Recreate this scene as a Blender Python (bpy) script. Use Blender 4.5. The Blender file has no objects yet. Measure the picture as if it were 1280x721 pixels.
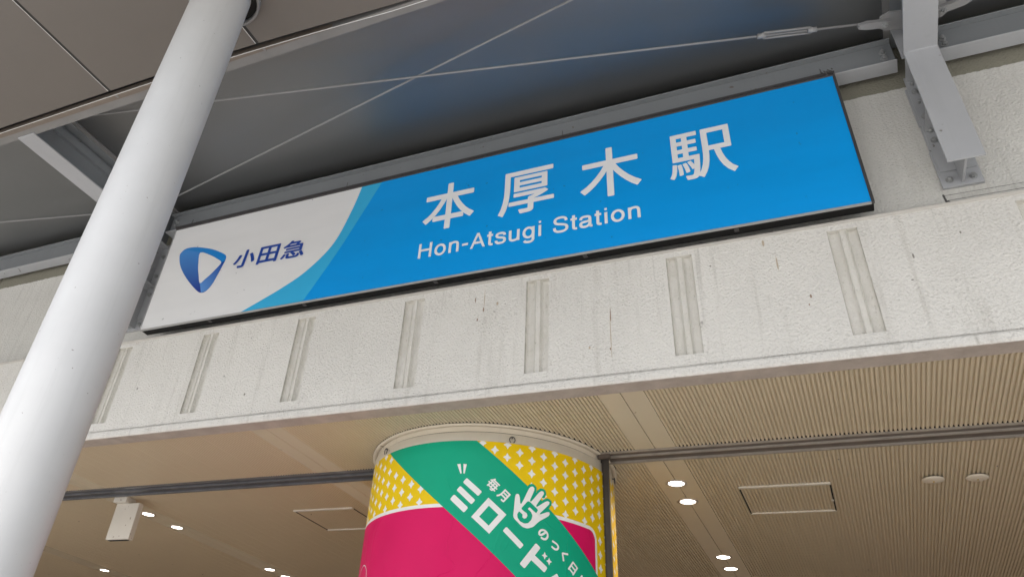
import bpy, bmesh, math, random
from mathutils import Vector, Matrix
random.seed(7)
R = math.radians
sc = bpy.context.scene
COL = sc.collection
H = 1.6          # eye height; coordinates below are given relative to the eye, +y towards the building

# ------------------------------------------------------------------ camera, sky, sun, exposure
cam_d = bpy.data.cameras.new('camera')
cam = bpy.data.objects.new('camera', cam_d); COL.objects.link(cam)
Rm = ((0.9011, 0.4238, 0.0919), (-0.1955, 0.5862, -0.7862), (-0.3871, 0.6905, 0.6111))
rx = Vector(Rm[0]).normalized(); bk = -Vector(Rm[2]).normalized()
up = bk.cross(rx).normalized(); rx = up.cross(bk).normalized()
M = Matrix((rx, up, bk)).transposed().to_4x4(); M.translation = (0, 0, H)
cam.matrix_world = M
cam_d.sensor_width = 36.0; cam_d.lens = 27.428
cam_d.shift_x = (640 - 550.82) / 1280; cam_d.shift_y = (251.65 - 360.5) / 1280
cam_d.clip_start = 0.05; cam_d.clip_end = 3000
sc.camera = cam

SUN_EL, SUN_AZ = 62.0, 195.0      # soft sun behind the camera, a little to the left
world = bpy.data.worlds.new('World'); sc.world = world; world.use_nodes = True
nt = world.node_tree; nt.nodes.clear()
sky = nt.nodes.new('ShaderNodeTexSky'); sky.sky_type = 'NISHITA'; sky.sun_disc = False
sky.sun_elevation = R(SUN_EL); sky.sun_rotation = R(SUN_AZ); sky.air_density = 1.0; sky.dust_density = 4.0; sky.ozone_density = 1.0
hs = nt.nodes.new('ShaderNodeHueSaturation'); hs.inputs['Saturation'].default_value = 0.40
bg = nt.nodes.new('ShaderNodeBackground'); bg.inputs['Strength'].default_value = 0.15
wo = nt.nodes.new('ShaderNodeOutputWorld')
nt.links.new(sky.outputs[0], hs.inputs['Color']); nt.links.new(hs.outputs[0], bg.inputs['Color']); nt.links.new(bg.outputs[0], wo.inputs['Surface'])
sun_d = bpy.data.lights.new('sun', 'SUN'); sun_d.energy = 1.5; sun_d.angle = R(12); sun_d.color = (1.0, 0.975, 0.94)
sun = bpy.data.objects.new('sun', sun_d); COL.objects.link(sun)
az = R(SUN_AZ); el = R(SUN_EL)
to_sun = Vector((math.sin(az) * math.cos(el), math.cos(az) * math.cos(el), math.sin(el)))
sun.rotation_euler = to_sun.to_track_quat('Z', 'Y').to_euler(); sun.location = (0, -20, 20)
sc.view_settings.view_transform = 'Standard'; sc.view_settings.look = 'None'
sc.view_settings.exposure = 1.23; sc.view_settings.gamma = 1.0; sc.view_settings.use_curve_mapping = False

# ------------------------------------------------------------------ materials
MATS = {}
def mat(name, col, rough=0.5, metal=0.0, var=0.0, vscale=3.0, bump=0.0, bscale=40.0, spec=0.5, coat=0.0, builder=None, rvar=0.0):
    m = bpy.data.materials.new(name); m.use_nodes = True; MATS[name] = m
    n = m.node_tree.nodes; l = m.node_tree.links; b = n['Principled BSDF']
    b.inputs['Base Color'].default_value = (*col, 1); b.inputs['Roughness'].default_value = rough
    b.inputs['Metallic'].default_value = metal; b.inputs['Specular IOR Level'].default_value = spec
    b.inputs['Coat Weight'].default_value = coat
    tc = n.new('ShaderNodeTexCoord')
    geo = n.new('ShaderNodeNewGeometry')
    if var > 0:
        t = n.new('ShaderNodeTexNoise'); t.inputs['Scale'].default_value = vscale; t.inputs['Detail'].default_value = 6; t.inputs['Roughness'].default_value = 0.65
        l.new(geo.outputs['Position'], t.inputs['Vector'])
        mp = n.new('ShaderNodeMapRange'); mp.inputs['From Min'].default_value = 0.3; mp.inputs['From Max'].default_value = 0.7
        mp.inputs['To Min'].default_value = 1 - var; mp.inputs['To Max'].default_value = 1 + var * 0.6
        l.new(t.outputs['Fac'], mp.inputs['Value'])
        mx = n.new('ShaderNodeMix'); mx.data_type = 'RGBA'; mx.blend_type = 'MULTIPLY'; mx.inputs['Factor'].default_value = 1
        mx.inputs['A'].default_value = (*col, 1); l.new(mp.outputs[0], mx.inputs['B']); l.new(mx.outputs['Result'], b.inputs['Base Color'])
        if rvar:
            mr = n.new('ShaderNodeMapRange'); mr.inputs['From Min'].default_value = 0.3; mr.inputs['From Max'].default_value = 0.7
            mr.inputs['To Min'].default_value = rough - rvar; mr.inputs['To Max'].default_value = rough + rvar
            l.new(t.outputs['Fac'], mr.inputs['Value']); l.new(mr.outputs[0], b.inputs['Roughness'])
    if bump > 0:
        t2 = n.new('ShaderNodeTexNoise'); t2.inputs['Scale'].default_value = bscale; t2.inputs['Detail'].default_value = 4
        l.new(geo.outputs['Position'], t2.inputs['Vector'])
        bp = n.new('ShaderNodeBump'); bp.inputs['Strength'].default_value = 1.0; bp.inputs['Distance'].default_value = bump
        l.new(t2.outputs['Fac'], bp.inputs['Height']); l.new(bp.outputs[0], b.inputs['Normal'])
    if builder: builder(m, n, l, b, tc, geo)
    return m

def nmath(n, l, op, a, bv=None, clamp=False):
    x = n.new('ShaderNodeMath'); x.operation = op; x.use_clamp = clamp
    for i, v in enumerate((a, bv)):
        if v is None: continue
        if isinstance(v, (int, float)): x.inputs[i].default_value = v
        else: l.new(v, x.inputs[i])
    return x.outputs[0]
def nmix(n, l, fac, a, b):
    x = n.new('ShaderNodeMix'); x.data_type = 'RGBA'
    for s, v in (('Factor', fac), ('A', a), ('B', b)):
        if isinstance(v, tuple): x.inputs[s].default_value = (*v, 1)
        elif isinstance(v, (int, float)): x.inputs[s].default_value = v
        else: l.new(v, x.inputs[s])
    return x.outputs['Result']
def nnoise(n, l, vec, scale, detail=4, rough=0.6):
    t = n.new('ShaderNodeTexNoise'); t.inputs['Scale'].default_value = scale; t.inputs['Detail'].default_value = detail; t.inputs['Roughness'].default_value = rough
    l.new(vec, t.inputs['Vector']); return t.outputs['Fac']
def nramp(n, l, v, a, b, c=0.0, d=1.0):
    mp = n.new('ShaderNodeMapRange'); mp.inputs['From Min'].default_value = a; mp.inputs['From Max'].default_value = b
    mp.inputs['To Min'].default_value = c; mp.inputs['To Max'].default_value = d; l.new(v, mp.inputs['Value']); return mp.outputs[0]
def nscale(n, l, vec, s, off=(0, 0, 0)):
    mp = n.new('ShaderNodeMapping'); mp.inputs['Scale'].default_value = s; mp.inputs['Location'].default_value = off
    l.new(vec, mp.inputs['Vector']); return mp.outputs[0]

def stucco(base, bare_above=None):
    def f(m, n, l, b, tc, geo):
        pos = geo.outputs['Position']
        big = nnoise(n, l, pos, 1.7, 5)
        c = nmix(n, l, nramp(n, l, big, 0.3, 0.7), tuple(v * 0.93 for v in base), tuple(min(1, v * 1.04) for v in base))
        # vertical rain streaks
        st = nnoise(n, l, nscale(n, l, pos, (9, 9, 0.5)), 1.6, 7, 0.7)
        c = nmix(n, l, nramp(n, l, st, 0.54, 0.80, 0.0, 0.48), c, (0.36, 0.335, 0.29))
        st2 = nnoise(n, l, nscale(n, l, pos, (30, 30, 0.9), (3, 1, 0)), 1.0, 3, 0.6)
        c = nmix(n, l, nramp(n, l, st2, 0.62, 0.78, 0.0, 0.42), c, (0.30, 0.29, 0.26))
        # dark grit in the pits of the sprayed coating
        v1 = n.new('ShaderNodeTexVoronoi'); v1.inputs['Scale'].default_value = 120; l.new(nscale(n, l, pos, (1, 1, 0.8)), v1.inputs['Vector'])
        n1 = nnoise(n, l, pos, 55, 3)
        pit = nmath(n, l, 'ADD', v1.outputs['Distance'], nmath(n, l, 'MULTIPLY', n1, 0.8))
        dirty = nnoise(n, l, pos, 4, 4)
        pf = nmath(n, l, 'MULTIPLY', nramp(n, l, pit, 0.98, 1.25), nramp(n, l, dirty, 0.45, 0.7, 0.0, 0.28))
        c = nmix(n, l, pf, c, (0.27, 0.25, 0.21))
        # single dark chips and rust drips
        ch = nnoise(n, l, pos, 11, 2, 0.5)
        c = nmix(n, l, nramp(n, l, ch, 0.765, 0.80, 0.0, 0.8), c, (0.14, 0.12, 0.10))
        ru = nnoise(n, l, nscale(n, l, pos, (16, 16, 3.2), (5, 2, 9)), 1.0, 4, 0.62)
        c = nmix(n, l, nramp(n, l, ru, 0.715, 0.75, 0.0, 0.75), c, (0.30, 0.17, 0.08))
        if bare_above is None:   # rust drips, chips and a long thin run, where the photograph has them
            sp = n.new('ShaderNodeSeparateXYZ'); l.new(pos, sp.inputs[0])
            wob = nmath(n, l, 'MULTIPLY', nmath(n, l, 'SUBTRACT', nnoise(n, l, pos, 45, 3), 0.5), 1.6)
            for x0, z0, w, h, col_m in STAINS:
                w, h = w * .55, h * (.9 if h > .03 else .6)
                dx = nmath(n, l, 'DIVIDE', nmath(n, l, 'SUBTRACT', sp.outputs['X'], x0), w); dz = nmath(n, l, 'DIVIDE', nmath(n, l, 'SUBTRACT', sp.outputs['Z'], z0 + H), h)
                d2 = nmath(n, l, 'ADD', nmath(n, l, 'ADD', nmath(n, l, 'MULTIPLY', dx, dx), nmath(n, l, 'MULTIPLY', dz, dz)), wob)
                c = nmix(n, l, nramp(n, l, d2, 0.6, 1.1, 0.8, 0.0), c, col_m)
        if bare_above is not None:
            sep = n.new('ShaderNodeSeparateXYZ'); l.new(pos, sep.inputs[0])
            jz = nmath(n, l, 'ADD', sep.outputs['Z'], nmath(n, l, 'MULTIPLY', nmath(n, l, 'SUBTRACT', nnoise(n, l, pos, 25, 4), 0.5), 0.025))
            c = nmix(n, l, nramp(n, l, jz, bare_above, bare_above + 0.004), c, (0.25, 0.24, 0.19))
        l.new(c, b.inputs['Base Color'])
        h1 = nnoise(n, l, pos, 100, 3, 0.55)
        v2 = n.new('ShaderNodeTexVoronoi'); v2.feature = 'SMOOTH_F1'; v2.inputs['Scale'].default_value = 105; l.new(pos, v2.inputs['Vector'])
        hh = nmath(n, l, 'ADD', nmath(n, l, 'MULTIPLY', v2.outputs['Distance'], -0.8), h1)
        bp = n.new('ShaderNodeBump'); bp.inputs['Strength'].default_value = 1.0; bp.inputs['Distance'].default_value = 0.0052
        l.new(hh, bp.inputs['Height']); l.new(bp.outputs[0], b.inputs['Normal'])
    return f

RUST, RUN, CHIP = (0.20, 0.105, 0.045), (0.42, 0.33, 0.22), (0.16, 0.145, 0.12)
STAINS = [(-1.517, 2.106, .006, .030, RUST), (-1.468, 2.041, .008, .022, RUST), (-1.466, 2.10, .004, .07, RUN), (-1.499, 1.986, .008, .014, RUST), (-1.392, 2.065, .012, .018, RUN),
          (-.809, 1.905, .005, .045, RUST), (-.812, 1.80, .004, .13, RUN), (-.8165, 1.728, .006, .012, RUST), (-.0486, 2.047, .007, .045, RUN), (-.090, 2.165, .010, .030, RUN), (.0556, 1.859, .008, .016, RUST), (.043, 1.82, .006, .008, RUST),
          (-.3315, 2.087, .009, .008, CHIP), (-.914, 1.747, .010, .012, RUN), (-2.907, 1.7295, .012, .012, CHIP), (-3.0956, 1.8615, .006, .010, CHIP), (.47, 1.98, .007, .022, CHIP), (.44, 1.87, .010, .006, CHIP), (.66, 2.06, .006, .012, CHIP)]
WALL = (0.71, 0.69, 0.645)
mat('stucco', WALL, 0.85, spec=0.2, builder=stucco(WALL))
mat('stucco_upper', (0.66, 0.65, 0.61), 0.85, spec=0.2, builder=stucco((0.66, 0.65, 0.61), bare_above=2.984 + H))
def flutes(m, n, l, b, tc, geo):
    pos = geo.outputs['Position']; ob = tc.outputs['Object']
    sep = n.new('ShaderNodeSeparateXYZ'); l.new(ob, sep.inputs[0])
    c = nmix(n, l, nramp(n, l, nnoise(n, l, pos, 9, 4), 0.3, 0.7), (0.66, 0.64, 0.58), (0.72, 0.70, 0.655))
    g = nnoise(n, l, nscale(n, l, pos, (90, 90, 55)), 1.0, 3, 0.6)
    c = nmix(n, l, nramp(n, l, g, 0.60, 0.74, 0, 0.40), c, (0.30, 0.27, 0.21))
    # shade lines painted along the groove's outer edges, broken up by noise
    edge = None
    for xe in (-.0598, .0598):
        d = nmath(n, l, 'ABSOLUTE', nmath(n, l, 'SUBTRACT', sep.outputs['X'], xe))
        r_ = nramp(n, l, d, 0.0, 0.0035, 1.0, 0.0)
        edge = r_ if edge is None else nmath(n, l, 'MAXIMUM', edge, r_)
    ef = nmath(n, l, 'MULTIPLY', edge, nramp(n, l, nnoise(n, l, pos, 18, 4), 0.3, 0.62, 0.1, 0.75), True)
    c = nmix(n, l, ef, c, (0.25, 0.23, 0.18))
    l.new(c, b.inputs['Base Color'])
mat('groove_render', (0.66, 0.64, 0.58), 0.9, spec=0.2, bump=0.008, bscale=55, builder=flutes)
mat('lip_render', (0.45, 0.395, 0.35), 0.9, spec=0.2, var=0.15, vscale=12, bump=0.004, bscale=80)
mat('smooth_cap', (0.58, 0.55, 0.50), 0.8, var=0.14, vscale=8, bump=0.001, bscale=60)
mat('pole_paint', (0.55, 0.56, 0.565), 0.34, var=0.03, vscale=2.5, spec=0.5, bump=0.0004, bscale=9)
def specks(col, amount=0.72, dark=(0.08, 0.07, 0.06), scale=26, streak=0.0):
    def f(m, n, l, b, tc, geo):
        pos = geo.outputs['Position']
        big = nnoise(n, l, pos, 2.2, 5)
        c = nmix(n, l, nramp(n, l, big, 0.3, 0.7), tuple(v * 0.93 for v in col), tuple(min(1, v * 1.04) for v in col))
        s = nnoise(n, l, pos, scale, 2, 0.5)
        c = nmix(n, l, nramp(n, l, s, amount, amount + 0.03, 0, 0.8), c, dark)
        if streak:
            st = nnoise(n, l, nscale(n, l, pos, (14, 14, 0.7)), 1.5, 5, 0.7)
            c = nmix(n, l, nramp(n, l, st, 0.55, 0.8, 0, streak), c, tuple(v * 0.6 for v in col))
        l.new(c, b.inputs['Base Color'])
    return f
MATS['pole_paint'].node_tree.nodes.clear(); bpy.data.materials.remove(MATS['pole_paint'])
mat('pole_paint', (0.55, 0.553, 0.55), 0.45, spec=0.35, builder=specks((0.55, 0.553, 0.55), 0.74, (0.2, 0.18, 0.16), 55, 0.22))
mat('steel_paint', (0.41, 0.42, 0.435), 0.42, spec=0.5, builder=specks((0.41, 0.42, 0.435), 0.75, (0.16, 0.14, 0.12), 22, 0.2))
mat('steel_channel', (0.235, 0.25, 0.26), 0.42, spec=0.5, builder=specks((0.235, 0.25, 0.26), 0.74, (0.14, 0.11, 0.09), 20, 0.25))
mat('bolt_steel', (0.36, 0.37, 0.37), 0.45, metal=0.3, var=0.2, vscale=30)
mat('rod_paint', (0.30, 0.30, 0.30), 0.45, var=0.08, vscale=10)
mat('roof_sheet', (0.255, 0.26, 0.262), 0.46, metal=0.95, var=0.03, vscale=0.8)
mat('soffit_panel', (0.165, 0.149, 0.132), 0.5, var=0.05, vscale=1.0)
mat('edge_steel', (0.235, 0.232, 0.225), 0.5, var=0.10, vscale=5)
mat('edge_trim', (0.20, 0.165, 0.135), 0.5, var=0.12, vscale=9)
mat('joint_gasket', (0.03, 0.028, 0.026), 0.7)
mat('dark_gap', (0.012, 0.011, 0.010), 0.9)
mat('white_trim', (0.72, 0.72, 0.70), 0.4)
def ribs(col):
    def f(m, n, l, b, tc, geo):
        pos = geo.outputs['Position']
        d = nnoise(n, l, pos, 1.2, 3)
        c = nmix(n, l, nramp(n, l, d, 0.3, 0.7), tuple(v * 0.97 for v in col), tuple(v * 1.02 for v in col))
        s = nnoise(n, l, pos, 14, 2, 0.5)
        c = nmix(n, l, nramp(n, l, s, 0.765, 0.79, 0, 0.8), c, (0.08, 0.06, 0.04))
        l.new(c, b.inputs['Base Color'])
    return f
mat('ceiling_rib', (0.64, 0.555, 0.405), 0.33, spec=0.45, builder=ribs((0.64, 0.555, 0.405)))
mat('ceiling_board', (0.655, 0.575, 0.43), 0.27, spec=0.5, builder=ribs((0.655, 0.575, 0.43)))
mat('plenum', (0.02, 0.018, 0.015), 0.95)  # near-black: darkness of the ceiling void painted on faces that close the ribs
mat('rail_bronze', (0.13, 0.105, 0.088), 0.38, metal=0.35, var=0.25, vscale=12)
mat('guide_bronze', (0.05, 0.042, 0.035), 0.6, var=0.3, vscale=12)
mat('rail_line', (0.42, 0.38, 0.33), 0.35, metal=0.4, var=0.2, vscale=16)
mat('rail_steel', (0.19, 0.19, 0.20), 0.35, metal=0.4, var=0.3, vscale=9)
mat('rail_grey', (0.11, 0.115, 0.13), 0.35, metal=0.4, var=0.35, vscale=9)
mat('column_cream', (0.82, 0.77, 0.67), 0.6, builder=specks((0.82, 0.77, 0.67), 0.74, (0.15, 0.11, 0.07), 24, 0.12))
mat('column_stain', (0.70, 0.63, 0.51), 0.7, builder=specks((0.70, 0.63, 0.51), 0.70, (0.22, 0.17, 0.11), 16, 0.25))
def vinyl(col):
    def f(m, n, l, b, tc, geo):
        pos = geo.outputs['Position']
        big = nnoise(n, l, pos, 3, 3)
        c = nmix(n, l, nramp(n, l, big, 0.3, 0.7), tuple(v * 0.94 for v in col), tuple(min(1, v * 1.03) for v in col))
        l.new(c, b.inputs['Base Color'])
        w = n.new('ShaderNodeTexNoise'); w.inputs['Scale'].default_value = 2.4; w.inputs['Detail'].default_value = 2; w.inputs['Distortion'].default_value = 0.9
        l.new(nscale(n, l, pos, (1, 1, 0.6)), w.inputs['Vector'])
        rdg = nmath(n, l, 'ABSOLUTE', nmath(n, l, 'SUBTRACT', w.outputs['Fac'], 0.5))
        h = nramp(n, l, rdg, 0.0, 0.012, 1.0, 0.0)
        amt = nramp(n, l, nnoise(n, l, pos, 1.7, 2), 0.44, 0.56)
        bp = n.new('ShaderNodeBump'); bp.inputs['Strength'].default_value = 0.4; bp.inputs['Distance'].default_value = 0.004
        l.new(nmath(n, l, 'MULTIPLY', h, amt), bp.inputs['Height']); l.new(bp.outputs[0], b.inputs['Normal'])
    return f
for nm, c in (('yellow', (0.80, 0.545, 0.004)), ('magenta', (0.66, 0.006, 0.110)), ('green', (0.004, 0.36, 0.205)), ('print_white', (0.80, 0.80, 0.78))):
    mat('vinyl_' + nm, c, 0.42, spec=0.16, builder=vinyl(c))
def signface(col):
    def f(m, n, l, b, tc, geo):
        pos = geo.outputs['Position']
        big = nnoise(n, l, nscale(n, l, pos, (0.5, 1, 2.5)), 2.0, 3)
        c = nmix(n, l, nramp(n, l, big, 0.3, 0.7), tuple(v * 0.96 for v in col), tuple(min(1, v * 1.03) for v in col))
        s = nnoise(n, l, pos, 30, 2, 0.5)
        c = nmix(n, l, nramp(n, l, s, 0.745, 0.775, 0, 0.6), c, tuple(v * 0.35 + 0.03 for v in col))
        l.new(c, b.inputs['Base Color'])
    return f
mat('sign_white', (0.74, 0.74, 0.735), 0.32, spec=0.3, builder=signface((0.74, 0.74, 0.735)))
mat('sign_blue', (0.001, 0.31, 0.78), 0.34, spec=0.3, builder=signface((0.001, 0.31, 0.78)))
mat('sign_light_blue', (0.04, 0.42, 0.72), 0.34, spec=0.3, builder=signface((0.04, 0.42, 0.72)))
mat('sign_letter', (0.80, 0.81, 0.82), 0.4, spec=0.3)
mat('sign_navy', (0.012, 0.06, 0.33), 0.35)
mat('sign_frame', (0.07, 0.066, 0.066), 0.4, metal=0.3, var=0.15, vscale=20)
mat('sign_edge_line', (0.45, 0.45, 0.45), 0.4, metal=0.5)
mat('sign_black', (0.006, 0.006, 0.006), 0.6, spec=0.2)
def grad(c0, c1, dirv, a, b_):
    def f(m, n, l, b, tc, geo):
        vm = n.new('ShaderNodeVectorMath'); vm.operation = 'DOT_PRODUCT'; vm.inputs[1].default_value = dirv
        l.new(geo.outputs['Position'], vm.inputs[0])
        l.new(nmix(n, l, nramp(n, l, vm.outputs['Value'], a, b_), c0, c1), b.inputs['Base Color'])
    return f
mat('logo_left', (0.02, 0.12, 0.5), 0.35, builder=grad((0.012, 0.035, 0.27), (0.06, 0.25, 0.62), (0, 0, 1), 2.45 + H, 2.80 + H))
mat('logo_top', (0.02, 0.2, 0.6), 0.35, builder=grad((0.03, 0.22, 0.58), (0.005, 0.22, 0.62), (1, 0, 0), -3.68, -3.30))
mat('logo_lower', (0.06, 0.2, 0.55), 0.35, builder=grad((0.10, 0.28, 0.66), (0.012, 0.07, 0.36), (1, 0, 1), -0.95 + H, -0.66 + H))
mat('white_box', (0.66, 0.62, 0.55), 0.5, builder=specks((0.66, 0.62, 0.55), 0.70, (0.25, 0.18, 0.12), 40, 0.15))
mat('disc_white', (0.66, 0.60, 0.50), 0.5)
mat('brass', (0.5, 0.36, 0.12), 0.35, metal=0.8)
mat('lamp_rim', (0.40, 0.35, 0.29), 0.35)
def emit(m, n, l, b, tc, geo):
    b.inputs['Emission Color'].default_value = (1.0, 0.93, 0.82, 1); b.inputs['Emission Strength'].default_value = 5.0
mat('lamp_glow', (0.9, 0.9, 0.88), 0.4, builder=emit)
def paving(m, n, l, b, tc, geo):
    pos = geo.outputs['Position']
    br = n.new('ShaderNodeTexBrick'); br.inputs['Scale'].default_value = 1.0; br.inputs['Brick Width'].default_value = 0.3; br.inputs['Row Height'].default_value = 0.3
    br.offset = 0.0; br.inputs['Mortar Size'].default_value = 0.006
    br.inputs['Color1'].default_value = (0.44, 0.432, 0.415, 1); br.inputs['Color2'].default_value = (0.38, 0.372, 0.36, 1); br.inputs['Mortar'].default_value = (0.12, 0.115, 0.11, 1)
    l.new(pos, br.inputs['Vector']); l.new(br.outputs['Color'], b.inputs['Base Color'])
mat('paving', (0.35, 0.33, 0.3), 0.75, builder=paving)
mat('floor_tile', (0.36, 0.26, 0.17), 0.35, var=0.1, vscale=2, builder=None)
mat('inner_wall', (0.50, 0.45, 0.37), 0.6, var=0.05, vscale=1)
mat('wire', (0.10, 0.095, 0.09), 0.5)
mat('silver', (0.72, 0.69, 0.62), 0.4, metal=0.1)

# ------------------------------------------------------------------ helpers
class MB:
    def __init__(s): s.bm = bmesh.new()
    def quad(s, *pts): return s.bm.faces.new([s.bm.verts.new(p) for p in pts])
    def box(s, x0, x1, y0, y1, z0, z1):
        v = [s.bm.verts.new(p) for p in ((x0,y0,z0),(x1,y0,z0),(x1,y1,z0),(x0,y1,z0),(x0,y0,z1),(x1,y0,z1),(x1,y1,z1),(x0,y1,z1))]
        for f in ((3,2,1,0),(4,5,6,7),(0,1,5,4),(1,2,6,5),(2,3,7,6),(3,0,4,7)): s.bm.faces.new([v[i] for i in f])
        return s
    def bevel(s, w, seg=1):
        bmesh.ops.bevel(s.bm, geom=s.bm.edges[:], offset=w, segments=seg, affect='EDGES', clamp_overlap=True); return s
    def prism(s, pts, axis, a, b):
        """closed outline pts (2D) extruded along axis ('x','y','z') from a to b"""
        mk = {'x': lambda p, t: (t, p[0], p[1]), 'y': lambda p, t: (p[0], t, p[1]), 'z': lambda p, t: (p[0], p[1], t)}[axis]
        A = [s.bm.verts.new(mk(p, a)) for p in pts]; B = [s.bm.verts.new(mk(p, b)) for p in pts]
        n = len(pts)
        for i in range(n): s.bm.faces.new((A[i], A[(i+1)%n], B[(i+1)%n], B[i]))
        s.bm.faces.new(A[::-1]); s.bm.faces.new(B); return s
    def tube(s, p, q, r, seg=10, cap=True):
        p = Vector(p); q = Vector(q); d = (q - p).normalized(); a = d.orthogonal().normalized(); b = d.cross(a)
        A = [s.bm.verts.new(p + a*math.cos(t)*r + b*math.sin(t)*r) for t in [2*math.pi*i/seg for i in range(seg)]]
        B = [s.bm.verts.new(q + a*math.cos(t)*r + b*math.sin(t)*r) for t in [2*math.pi*i/seg for i in range(seg)]]
        for i in range(seg): f = s.bm.faces.new((A[i], A[(i+1)%seg], B[(i+1)%seg], B[i])); f.smooth = True
        if cap: s.bm.faces.new(A[::-1]); s.bm.faces.new(B)
        return s
    def lathe(s, prof, c=(0, 0), seg=48, closed=False):
        """prof: list of (r, z)"""
        rings = [[s.bm.verts.new((c[0] + r*math.cos(2*math.pi*i/seg), c[1] + r*math.sin(2*math.pi*i/seg), z)) for i in range(seg)] for r, z in prof]
        pr = list(zip(rings, rings[1:])) + ([(rings[-1], rings[0])] if closed else [])
        for A, B in pr:
            for i in range(seg): f = s.bm.faces.new((A[i], A[(i+1)%seg], B[(i+1)%seg], B[i])); f.smooth = True
        return s
    def disc(s, c, r, seg=32):
        s.bm.faces.new([s.bm.verts.new((c[0] + r*math.cos(2*math.pi*i/seg), c[1] + r*math.sin(2*math.pi*i/seg), c[2])) for i in range(seg)]); return s
    def hexbolt(s, c, r, h, axis):
        ax = Vector(axis); a = ax.orthogonal().normalized(); b = ax.cross(a); c = Vector(c)
        for rr, h0, h1, sg in ((r*1.35, 0, h*0.25, 14), (r, h*0.25, h, 6), (r*0.5, h, h*1.5, 8)):
            A = [s.bm.verts.new(c + ax*h0 + a*math.cos(2*math.pi*i/sg)*rr + b*math.sin(2*math.pi*i/sg)*rr) for i in range(sg)]
            B = [s.bm.verts.new(c + ax*h1 + a*math.cos(2*math.pi*i/sg)*rr + b*math.sin(2*math.pi*i/sg)*rr) for i in range(sg)]
            for i in range(sg): s.bm.faces.new((A[i], A[(i+1)%sg], B[(i+1)%sg], B[i]))
            s.bm.faces.new(B); s.bm.faces.new(A[::-1])
        return s
    def build(s, name, m, parent=None, origin=None, fix=True):
        if fix: bmesh.ops.recalc_face_normals(s.bm, faces=s.bm.faces[:])
        po = Vector(parent['o']) if parent is not None else Vector((0, 0, 0))
        if origin is None: origin = po
        origin = Vector(origin)
        for v in s.bm.verts: v.co -= origin
        me = bpy.data.meshes.new(name); s.bm.to_mesh(me); s.bm.free()
        me.materials.append(MATS[m])
        return link(name, me, parent, origin)
def link(name, me, parent=None, origin=(0, 0, 0)):
    o = bpy.data.objects.new(name, me); COL.objects.link(o); origin = Vector(origin)
    if parent is not None:
        o.parent = parent; o.location = origin - Vector(parent['o'])
    else: o.location = origin + Vector((0, 0, H))
    o['o'] = tuple(origin)
    return o
def tag(o, label=None, cat=None, group=None, kind=None):
    if label: o['label'] = label
    if cat: o['category'] = cat
    if group: o['group'] = group
    if kind: o['kind'] = kind
    return o
def thing(name, label, cat, origin, group=None):
    o = bpy.data.objects.new(name, None); COL.objects.link(o); o.empty_display_size = 0.1
    o.location = Vector(origin) + Vector((0, 0, H)); o['o'] = tuple(origin)
    return tag(o, label, cat, group)
def copy_tree(o, origin, parent=None):
    c = o.copy(); COL.objects.link(c)
    if parent is None:
        c.location = Vector(origin) + Vector((0, 0, H)); c['o'] = tuple(origin)
    else: c.parent = parent
    for ch in o.children: copy_tree(ch, None, c)
    return c
def box(name, m, dims, parent=None, origin=None, bev=0.0):
    b = MB().box(*dims)
    if bev: b.bevel(bev)
    return b.build(name, m, parent, origin)

# ------------------------------------------------------------------ the setting
G = -H
gr = MB(); gr.quad((-600, -600, G), (600, -600, G), (600, 600, G), (-600, 600, G))
tag(gr.build('ground', 'paving'), kind='structure')
fl = MB(); fl.quad((-9.3, 3.3, G + .006), (4.3, 3.3, G + .006), (4.3, 11, G + .006), (-9.3, 11, G + .006))
tag(fl.build('floor', 'floor_tile'), kind='structure')
tag(box('wall_back', 'inner_wall', (-9.5, 4.5, 11, 11.2, G, 1.70)), kind='structure')
tag(box('wall_left', 'inner_wall', (-9.5, -9.3, 3.3, 11, G, 1.69)), kind='structure')
tag(box('wall_right', 'inner_wall', (4.3, 4.5, 3.3, 11, G, 1.69)), kind='structure')

# ---- ribbed ceiling of the entrance
ZC = 1.56
ceil = MB().box(-9.3, 4.3, 3.29, 11, ZC + 0.06, ZC + 0.10).build('ceiling', 'plenum', None, (0, 0, ZC + 0.08))
tag(ceil, kind='structure')
PITCH_S = 1.98
strips = [-0.81 + PITCH_S * k for k in range(-4, 3)]
NM = 19; MW = (PITCH_S - 0.212) / NM; RP = MW / 5
def rib_mesh(y0, y1):
    prof = [(0, .0095)]
    for k in range(5):
        x = k * RP
        gw = .0030 if k == 0 else .0058
        prof += [(x + gw / 2, .0095), (x + gw / 2 + .0008, .0030), (x + gw / 2 + .0022, .0009), (x + gw / 2 + .0042, 0), (x + RP - .0029 - .0042, 0), (x + RP - .0029 - .0022, .0009), (x + RP - .0029 - .0008, .0030), (x + RP - .0029, .0095)]
    prof += [(MW, .0095)]
    bm = bmesh.new()
    A = [bm.verts.new((x, y0, z)) for x, z in prof]; B = [bm.verts.new((x, y1, z)) for x, z in prof]
    for i in range(len(prof) - 1): bm.faces.new((A[i], B[i], B[i+1], A[i+1]))
    bmesh.ops.recalc_face_normals(bm, faces=bm.faces[:])
    me = bpy.data.meshes.new('ceiling_panel'); bm.to_mesh(me); bm.free(); me.materials.append(MATS['ceiling_rib']); return me
YF0, YR0, YR1, YB = 3.289, 3.995, 4.15, 11.0
mf, mr = rib_mesh(YF0, YR0), rib_mesh(YR1, YB)
def board_mesh(w, y0, y1):
    bm = MB().box(0, w, y0, y1, 0, .012); bm.bevel(.0015); me = bpy.data.meshes.new('ceiling_board'); bm.bm.to_mesh(me); bm.bm.free(); me.materials.append(MATS['ceiling_board']); return me
bf, br_ = board_mesh(.1045, YF0, YR0), board_mesh(.1045, YR1, YB)
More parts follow.
